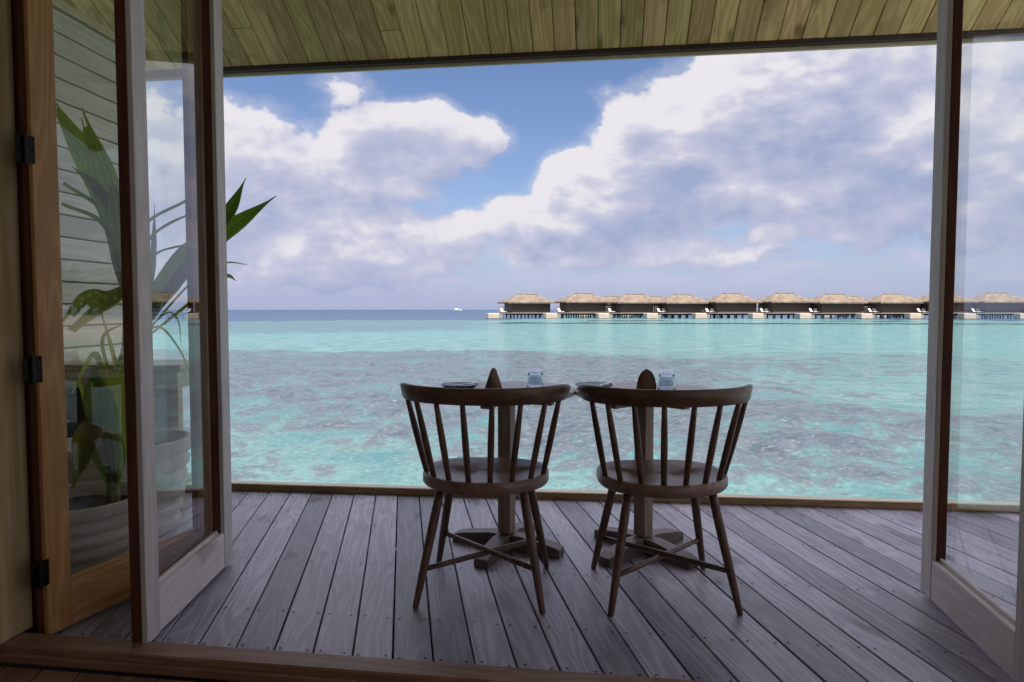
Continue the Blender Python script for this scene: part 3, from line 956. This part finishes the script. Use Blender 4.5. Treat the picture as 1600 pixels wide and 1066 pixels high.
def leaf(name, pts, widths, mat, parent, face=Vector((0, -1, .25)), fold=.25, n=26, across=12, fray=.0):
    bm = bmesh.new(); uvl = bm.loops.layers.uv.new('UVMap'); rows = []
    P = [Vector(p) for p in pts]
    def curve(t):                                     # Catmull-Rom through the points
        f = t * (len(P) - 1); i = min(int(f), len(P) - 2); q = f - i
        p0 = P[i - 1] if i > 0 else P[0] * 2 - P[1]; p3 = P[i + 2] if i + 2 < len(P) else P[-1] * 2 - P[-2]
        p1, p2 = P[i], P[i + 1]
        return .5 * ((2 * p1) + (p2 - p0) * q + (2 * p0 - 5 * p1 + 4 * p2 - p3) * q * q + (3 * p1 - p0 - 3 * p2 + p3) * q ** 3)
    def wid(t):
        f = t * (len(widths) - 1); i = min(int(f), len(widths) - 2); q = f - i; q = q * q * (3 - 2 * q)
        return widths[i] * (1 - q) + widths[i + 1] * q
    for i in range(n + 1):
        t = i / n; c = curve(t); tan = (curve(min(1, t + .01)) - curve(max(0, t - .01))).normalized()
        sd = tan.cross(face).normalized(); nn = sd.cross(tan).normalized()
        w = wid(t) / 2; row = []
        for j in range(across + 1):
            u = j / across * 2 - 1
            pl = (.0065 if j % 2 else -.0065) * min(1, w / .03)
            row.append((bm.verts.new(c + sd * (u * w) + nn * (abs(u) * w * fold + pl - .1 * w * math.sin(t * 7 + u))), (j / across, t)))
        rows.append(row)
    ends = [n - (int(abs(rnd_.gauss(0, n * fray)))) for _ in range(across)]
    for i, (a, b) in enumerate(zip(rows, rows[1:])):
        for j in range(across):
            if i >= ends[j]: continue
            f = bm.faces.new((a[j][0], a[j + 1][0], b[j + 1][0], b[j][0]))
            for lp, q in zip(f.loops, (a[j][1], a[j + 1][1], b[j + 1][1], b[j][1])): lp[uvl].uv = q
    bmesh.ops.delete(bm, geom=[v for v in bm.verts if not v.link_faces], context='VERTS')
    return obj(name, bm, mat, parent, smooth=True)


def pot(parent, loc, r, h):
    prof = [(0, .0), (r * .70, .0), (r * .74, .01)]
    nb = 5
    for k in range(nb):                                # ridged courses
        z0 = h * (.03 + .80 * k / nb); z1 = h * (.03 + .80 * (k + 1) / nb); rr = r * (.75 + .20 * (k + .5) / nb)
        prof += [(rr - .010, z0 + .004), (rr + .006, z0 + (z1 - z0) * .3), (rr + .010, z0 + (z1 - z0) * .65), (rr - .004, z1 - .004)]
    prof += [(r * .97, h * .86), (r, h * .885), (r, h * .985), (r * .985, h), (r * .91, h), (r * .90, h * .97), (r * .88, h * .80)]
    bm = bmesh.new(); lathe(bm, prof, 48); o = obj('pot', bm, M['pot'], parent, loc, 0, True)
    bm = bmesh.new(); n = 30
    c = bm.verts.new((0, 0, h * .84)); rings = []
    for q in (.35, .7, 1.0):
        rings.append([bm.verts.new((r * .885 * q * math.cos(2 * math.pi * k / n), r * .885 * q * math.sin(2 * math.pi * k / n), h * .82 + random.uniform(-.006, .008))) for k in range(n)])
    for k in range(n): bm.faces.new((c, rings[0][k], rings[0][(k + 1) % n]))
    for a, b in zip(rings, rings[1:]):
        for k in range(n): bm.faces.new((a[k], b[k], b[(k + 1) % n], a[(k + 1) % n]))
    obj('soil', bm, M['soil'], o, (0, 0, 0), 0, True)


LA = {
    'L1': ([(-1.89, 3.3, 1.14), (-1.9, 3.28, 1.38), (-1.91, 3.2, 1.7), (-1.96, 3.1, 2.03)], (.02, .10, .135, .02), 0),
    'L2': ([(-1.89, 3.3, 1.15), (-1.94, 3.32, 1.46), (-2.09, 3.36, 1.84), (-2.29, 3.4, 2.15)], (.02, .09, .12, .03), 0),
    'L3': ([(-1.9, 3.3, 1.17), (-1.87, 3.22, 1.52), (-1.93, 3.15, 1.68), (-2.01, 3.1, 1.77)], (.02, .06, .05, .004), 0),
    'L4': ([(-1.89, 3.3, 1.17), (-1.96, 3.3, 1.55), (-2.18, 3.3, 1.73)], (.012, .02, .016), 0),
    'L5': ([(-1.89, 3.3, 1.16), (-1.92, 3.2, 1.5), (-2.06, 3.1, 1.6)], (.012, .022, .016), 0),
    'L6': ([(-1.88, 3.3, 1.09), (-1.81, 3.2, 1.31), (-1.78, 3.1, 1.51), (-1.77, 3.0, 1.69)], (.02, .10, .13, .03), 0),
    'L7': ([(-1.89, 3.3, 1.24), (-1.89, 3.2, 1.18), (-1.92, 3.1, 1.14), (-1.99, 3.0, 1.03)], (.02, .10, .16, .10), 1),
    'L8': ([(-1.87, 3.3, .92), (-1.8, 3.35, 1.08), (-1.76, 3.45, 1.24), (-1.68, 3.55, 1.39), (-1.52, 3.65, 1.55), (-1.32, 3.8, 1.75)], (.015, .05, .15, .165, .10, .004), 0),
    'L9': ([(-1.87, 3.3, .92), (-1.79, 3.4, 1.13), (-1.62, 3.5, 1.41), (-1.51, 3.6, 1.62), (-1.45, 3.7, 1.83)], (.015, .05, .09, .075, .004), 0),
    'L10': ([(-1.86, 3.3, 1.38), (-1.8, 3.35, 1.55), (-1.66, 3.5, 1.69), (-1.64, 3.6, 1.82)], (.012, .02, .018, .003), 0),
    'L11': ([(-1.87, 3.3, 1.31), (-1.8, 3.35, 1.46), (-1.75, 3.45, 1.55), (-1.64, 3.6, 1.65)], (.012, .02, .018, .003), 0),
    'L12': ([(-1.87, 3.3, 1.25), (-1.78, 3.35, 1.38), (-1.73, 3.45, 1.43), (-1.64, 3.6, 1.47)], (.01, .016, .014, .003), 0),
    'L13': ([(-1.87, 3.3, 1.0), (-1.77, 3.3, 1.25), (-1.75, 3.3, 1.41), (-1.74, 3.3, 1.63)], (.01, .03, .03, .002), 0),
    'L14': ([(-1.87, 3.3, .92), (-1.66, 3.5, 1.26), (-1.54, 3.6, 1.36), (-1.45, 3.7, 1.36)], (.01, .012, .010, .003), 0),
    'L15': ([(-1.87, 3.3, .92), (-1.66, 3.5, 1.16), (-1.54, 3.6, 1.29), (-1.51, 3.7, 1.27)], (.01, .02, .03, .003), 1),
    'L16': ([(-1.87, 3.3, .92), (-1.76, 3.4, 1.09), (-1.74, 3.5, 1.06), (-1.75, 3.55, .92)], (.01, .012, .010, .003), 0),
    'L17': ([(-1.87, 3.3, .92), (-1.77, 3.35, 1.03), (-1.69, 3.4, .92), (-1.65, 3.45, .76)], (.01, .012, .010, .003), 0)}
LB = {
    'B1': ([(-1.67, 2.78, .34), (-1.7, 2.8, .53), (-1.7, 2.75, .66), (-1.72, 2.7, .58), (-1.76, 2.66, .4)], (.012, .03, .08, .12, .015), 1),
    'B2': ([(-1.67, 2.78, .34), (-1.67, 2.76, .53), (-1.69, 2.74, .73), (-1.7, 2.72, .89)], (.03, .15, .12, .02), 0),
    'B3': ([(-1.66, 2.78, .34), (-1.65, 2.8, .59), (-1.64, 2.82, .8), (-1.64, 2.84, .95)], (.02, .09, .11, .03), 1),
    'B4': ([(-1.67, 2.78, .34), (-1.78, 2.85, .58), (-1.86, 2.9, .75), (-1.9, 2.92, .86)], (.012, .02, .018, .004), 1),
    'B5': ([(-1.67, 2.78, .34), (-1.72, 2.85, .66), (-1.8, 2.9, .92), (-1.94, 2.95, .75)], (.012, .022, .03, .006), 1),
    'B6': ([(-1.66, 2.78, .34), (-1.66, 2.8, .67), (-1.71, 2.82, .86)], (.01, .018, .004), 1),
    'B7': ([(-1.66, 2.78, .34), (-1.68, 2.9, .65), (-1.75, 2.95, .9), (-1.84, 3.0, 1.13)], (.01, .018, .02, .004), 1),
    'B8': ([(-1.66, 2.78, .34), (-1.73, 2.9, .74), (-1.8, 2.95, .98), (-1.74, 3.0, 1.05)], (.01, .016, .018, .004), 1)}
pa = thing('potted_palm', 'tall coconut palm in the large ridged pale pot by the console table', 'potted plant', (-1.93, 3.32, 0))
inv = Matrix.Translation((1.93, -3.32, 0))
pot(pa, (0, 0, 0), .305, .47)
bm = bmesh.new(); tube(bm, [inv @ Vector(p) for p in ((-1.93, 3.3, .38), (-1.9, 3.3, .75), (-1.89, 3.3, 1.0), (-1.89, 3.3, 1.19))], [.035, .028, .022, .012], 12)
obj('stem', bm, M['stem'], pa, smooth=True)
for k, (pts, wd, y) in LA.items(): leaf('leaf', [inv @ Vector(p) for p in pts], wd, M['leaf_young' if y else 'leaf'], pa, across=12 if max(wd) > .05 else 4, fray={'L7': .16, 'L1': .035, 'L2': .03, 'L6': .05}.get(k, 0))
pb = thing('potted_palm', 'small young palm in the low ridged pale pot nearest the brown door leaf', 'potted plant', (-1.80, 2.75, 0))
inv = Matrix.Translation((1.80, -2.75, 0))
pot(pb, (0, 0, 0), .26, .345)
bm = bmesh.new(); tube(bm, [inv @ Vector(p) for p in ((-1.68, 2.78, .26), (-1.67, 2.78, .34), (-1.67, 2.78, .43))], [.03, .026, .012], 12)
obj('stem', bm, M['stem'], pb, smooth=True)
for k, (pts, wd, y) in LB.items(): leaf('leaf', [inv @ Vector(p) for p in pts], wd, M['leaf_young' if y else 'leaf'], pb, across=10 if max(wd) > .05 else 4)

# ------------------------------------------------------------------ water villas across the lagoon
M['thatch'] = plain('mottled_thatch', (.165, .128, .096), .9, 0, 0, .7, .6, .2, (.085, .066, .052))  # mottled tan is the thatch's own colour
M['villa_wall'] = wood('villa_boarding', (.065, .043, .037), (.135, .088, .072), 'X', .25, .7, .15, 6)
M['villa_deck'] = plain('grey_villa_timber', (.20, .17, .145), .8, .3, 0, 2)
M['villa_dark'] = plain('dark_stilt_and_shade', (.02, .02, .022), .7, .3, 0, 2)  # shared by stilts, pool plinth and the added underfloor shade box
M['pool_white'] = plain('white_render', (.36, .335, .31), .6, .12, 0, 1.5)
M['pool_tan'] = plain('tan_cladding', (.34, .28, .22), .8, .25, 0, 2)
M['white_cloth'] = plain('white_canvas', (.50, .48, .46), .8, .06, 0, 3)
M['terracotta'] = plain('orange_cloth', (.42, .13, .06), .8, .2, 0, 3)


def make_villa(label):
    """origin on the waterline under the middle of the front eave; x along the front, +y away from the sea front"""
    t = thing('water_villa', label, 'villa', (0, 0, WATER_Z), 0, group='thatched water villas on stilts')
    W2, DP = 5.2, 7.0
    # hipped thatch with a thick eave, a ridge parallel to the front
    bm = bmesh.new(); e = 1.35; zE, zR = 4.0, 6.05
    o4 = [(-W2 - e, -e), (W2 + e - .6, -e), (W2 + e - .6, DP + e), (-W2 - e, DP + e)]
    lo = [bm.verts.new((x, y, zE - .32)) for x, y in o4]; md = [bm.verts.new((x, y, zE)) for x, y in o4]
    r0, r1 = bm.verts.new((-2.4, DP / 2 - .3, zR)), bm.verts.new((2.5, DP / 2 - .3, zR))
    bm.faces.new(lo[::-1])
    for i in range(4): bm.faces.new((lo[i], lo[(i + 1) % 4], md[(i + 1) % 4], md[i]))
    bm.faces.new((md[0], md[1], r1, r0)); bm.faces.new((md[1], md[2], r1)); bm.faces.new((md[2], md[3], r0, r1)); bm.faces.new((md[3], md[0], r0))
    rf = obj('roof', bm, M['thatch'], t)
    bm = bmesh.new(); tube(bm, [(-2.5, DP / 2 - .3, zR + .02), (2.6, DP / 2 - .3, zR + .02)], .16, 8); obj('ridge_cap', bm, M['thatch'], rf, smooth=True)
    # walls: boards in courses
    bm = bmesh.new(); box(bm, (0, DP / 2, 2.5), (W2 * 2 - .25, DP - .2, 2.35), 0); w = obj('wall', bm, M['villa_wall'], t)
    for k in range(6):
        bm = bmesh.new(); box(bm, (0, -.03 + .1, 1.52 + k * .39), (W2 * 2, .1, .35), .02); obj('board', bm, M['villa_wall'], w)
    bm = bmesh.new(); box(bm, (0, DP / 2, 1.22), (W2 * 2 + .4, DP + .5, .2), .02); obj('floor_deck', bm, M['villa_deck'], t)
    bm = bmesh.new(); box(bm, (0, DP / 2, .92), (W2 * 2 - .3, DP - .4, .38), .02); obj('underfloor_shade', bm, M['villa_dark'], t)  # dark box added to stand for the shade under the floor
    for x in (-4.6, -2.6, -.6, 1.4, 3.4, 5.0):
        for y in (.2, 3.4, 6.6):
            bm = bmesh.new(); tube(bm, [(0, 0, -.12), (0, 0, 1.12)], .17, 6)
            obj('stilt', bm, M['villa_dark'], t, (x, y, 0))
    # open terrace on the left with rails, posts and stairs
    bm = bmesh.new(); box(bm, (-6.75, 1.2, 1.22), (2.6, 4.4, .16), .02); obj('terrace', bm, M['villa_deck'], t)
    for x in (-7.9, -7.4, -6.9, -6.4, -5.9):
        bm = bmesh.new(); box(bm, (x, 3.2, 2.1), (.1, .1, 1.6), .01); obj('rail_post', bm, M['villa_deck'], t)
    bm = bmesh.new(); box(bm, (-6.9, 3.2, 2.93), (2.2, .08, .07), .01); obj('hand_rail', bm, M['villa_deck'], t)
    for x in (-7.8, -5.7):
        for y in (-.7, 3.0):
            bm = bmesh.new(); tube(bm, [(0, 0, -.12), (0, 0, 1.14)], .17, 6)
            obj('stilt', bm, M['villa_dark'], t, (x, y, 0))
    for k in range(5):
        bm = bmesh.new(); box(bm, (-8.15 - k * .24, -.4, 1.05 - k * .24), (.30, 1.6, .07), .01); obj('step', bm, M['villa_deck'], t)
    bm = bmesh.new(); box(bm, (-8.6, -1.25, .45), (1.3, .08, .9), .02); obj('stair_panel', bm, M['villa_deck'], t)
    # raised plunge pool at the water's edge
    bm = bmesh.new(); box(bm, (-10.6, -.9, .62), (2.9, 2.2, 1.2), .06); pl = obj('plunge_pool', bm, M['pool_white'], t)
    bm = bmesh.new(); box(bm, (-10.6, -2.015, .5), (2.7, .03, .98), .01); obj('pool_cladding', bm, M['pool_tan'], pl)
    bm = bmesh.new(); box(bm, (-10.6, -.9, -.04), (2.6, 2.0, .11), .02); obj('pool_plinth', bm, M['villa_dark'], pl)
    return t


def make_lounger(label):
    t = thing('sun_lounger', label, 'sun lounger', (0, 0, 0), 0, group='white loungers on the villa terraces')
    bm = bmesh.new(); box(bm, (0, 0, .30), (.8, 1.3, .16), .05); obj('cushion', bm, M['white_cloth'], t)
    bm = bmesh.new(); box(bm, (0, 0, 0), (.8, .95, .16), .05)
    mm = Matrix.Translation((0, .92, .68)) @ Matrix.Rotation(R(58), 4, 'X')
    for v in bm.verts: v.co = mm @ v.co
    obj('backrest', bm, M['white_cloth'], t)
    for x in (-.3, .3):
        for y in (-.5, .5):
            bm = bmesh.new(); box(bm, (x, y, .11), (.08, .08, .22), .01); obj('leg', bm, M['villa_deck'], t)
    return t


EAVE_PX = [785, 871, 950, 1023, 1099, 1180, 1257, 1346, 1424, 1506, 1590, 1676]      # where the left eave corners are seen
ORD = ['first', 'second', 'third', 'fourth', 'fifth', 'sixth', 'seventh', 'eighth', 'ninth', 'tenth', 'eleventh', 'twelfth']
villa0 = None; lg0 = None
for i, px in enumerate(EAVE_PX):
    yv = 172 - 1.15 * i                                # the row comes slightly nearer to the right
    yaw = R(18 - i * 1.5 + (0, 1.2, -1.0, .6, -1.4, 1.1, -.5, .9, -1.2, .4, 0, 0)[i])
    lab = ('thatched villa at the open sea end of the row, farthest left, beside the bare horizon' if i == 0 else
           '%s thatched villa of the front row counted from the open sea end' % ORD[i])
    # left eave corner in the villa's own frame
    lc = Vector((-6.2, 8.0, 0)); lc.rotate(Matrix.Rotation(yaw, 3, 'Z'))
    x_c = (px - 5 - 800) / 1050 * (yv + 6) - lc.x
    loc = (x_c, yv, WATER_Z)
    if villa0 is None: villa0 = make_villa(lab); v = villa0; v.location = loc; v.rotation_euler = (0, 0, yaw)
    else: v = dup(villa0, loc, yaw, lab, (1 + .02 * math.sin(i * 2.3), 1, 1 + .03 * math.sin(i * 1.7)))
    rm = Matrix.Translation(loc) @ Matrix.Rotation(yaw, 4, 'Z')
    for j in range(1 if i < 3 else 2):
        p = rm @ Vector((-7.3 + j * 1.2, .2 + .5 * j, 1.30))
        ll = '%s white lounger on the terrace of the %s villa from the open sea end' % (('nearer', 'farther')[j], ORD[i]) if i >= 3 else 'single white lounger on the terrace of the %s villa from the open sea end' % ORD[i]
        if lg0 is None: lg0 = make_lounger(ll); lg = lg0; lg.location = p; lg.rotation_euler = (0, 0, yaw + R(20))
        else: lg = dup(lg0, p, yaw + R(20 - 30 * j), ll)
for px, yv, lab in ((953, 205, 'roof of a villa in the back row showing left of the third front villa'), (1019, 206, 'roof of a villa in the back row showing right of the third front villa'),
                    (1330, 200, 'roof of a villa in the back row showing left of the eighth front villa'), (1412, 198, 'roof of a villa in the back row showing right of the eighth front villa')):
    dup(villa0, ((px + 8 - 800) / 1050 * yv, yv, WATER_Z), R(10), lab)

# ------------------------------------------------------------------ speedboat on the horizon
bt = thing('motor_boat', 'tiny white motor boat far out on the horizon', 'boat', (-62, 760, WATER_Z), R(4))
bm = bmesh.new()
sec = [(-4.5, 1.1, .9), (-2, 1.35, 1.0), (1.5, 1.25, 1.15), (4.0, .5, 1.45), (4.9, .05, 1.6)]
rg = []
for x, w, h in sec:
    rg.append([bm.verts.new(p) for p in ((x, -w, h), (x, -w * .8, .1), (x, 0, -.3), (x, w * .8, .1), (x, w, h))])
for a, b in zip(rg, rg[1:]):
    for k in range(4): bm.faces.new((a[k], a[k + 1], b[k + 1], b[k]))
    bm.faces.new((a[4], a[0], b[0], b[4]))
bm.faces.new(rg[0]); bm.faces.new(rg[-1][::-1])
obj('hull', bm, M['white_cloth'], bt)
bm = bmesh.new(); box(bm, (-.6, 0, 1.75), (3.6, 1.7, 1.3), .2); obj('cabin', bm, M['white_cloth'], bt)

# ------------------------------------------------------------------ the home island along the shore to the right (seen in the door glass)
ic = Vector((112 * math.sin(R(80)), 112 * math.cos(R(80)), 0))
bm = bmesh.new(); n = 64; rings = []
for q, h in ((1.12, -1.5), (1.0, -.02), (.93, .5), (.8, 1.0), (.5, 1.3), (.2, 1.4)):
    ring = []
    for k in range(n):
        t = 2 * math.pi * k / n; rr = q * (58 + 5 * math.sin(3 * t + 1) + 2.5 * math.sin(7 * t))
        ring.append(bm.verts.new((ic.x + rr * math.cos(t), ic.y + rr * .8 * math.sin(t), WATER_Z + h)))
    rings.append(ring)
for a, b in zip(rings, rings[1:]):
    for k in range(n): bm.faces.new((a[k], a[(k + 1) % n], b[(k + 1) % n], b[k]))
bm.faces.new(rings[-1])
M['sand'] = plain('coral_sand', (.34, .29, .24), .95, .12, 0, .6, .3)
tag(obj('island', bm, M['sand'], smooth=True), kind='structure', label='low sandy island beside the lagoon')
M['wood_leaf'] = plain('shore_foliage', (.07, .11, .03), .7, .5, 0, .5)
rng = random.Random(3)
bm = bmesh.new()
for i in range(46):
    t = rng.uniform(0, 2 * math.pi); rr = 44 * math.sqrt(rng.random())
    x, y = ic.x + rr * math.cos(t), ic.y + rr * .8 * math.sin(t); h = rng.uniform(5.5, 9.5)
    tube(bm, [(x, y, WATER_Z + 1), (x + .3, y, WATER_Z + h * .5), (x + rng.uniform(-.6, .6), y, WATER_Z + h * .85)], [.28, .2, .1], 6)
    for j in range(230):
        d = Vector((rng.gauss(0, 1), rng.gauss(0, 1), rng.gauss(0, .75))).normalized() * (rng.random() ** .4)
        c = Vector((x + d.x * h * .48, y + d.y * h * .48, WATER_Z + h * .72 + d.z * h * .38))
        u = Vector((rng.gauss(0, 1), rng.gauss(0, 1), rng.gauss(0, .6))).normalized(); w = u.orthogonal().normalized(); sz = rng.uniform(.3, .75)
        bm.faces.new([bm.verts.new(c + u * sz), bm.verts.new(c + w * sz * .5), bm.verts.new(c - u * sz), bm.verts.new(c - w * sz * .5)])
tag(obj('shore_wood', bm, M['wood_leaf']), 'dense green wood on the sandy island beside the lagoon', 'trees', kind='stuff')
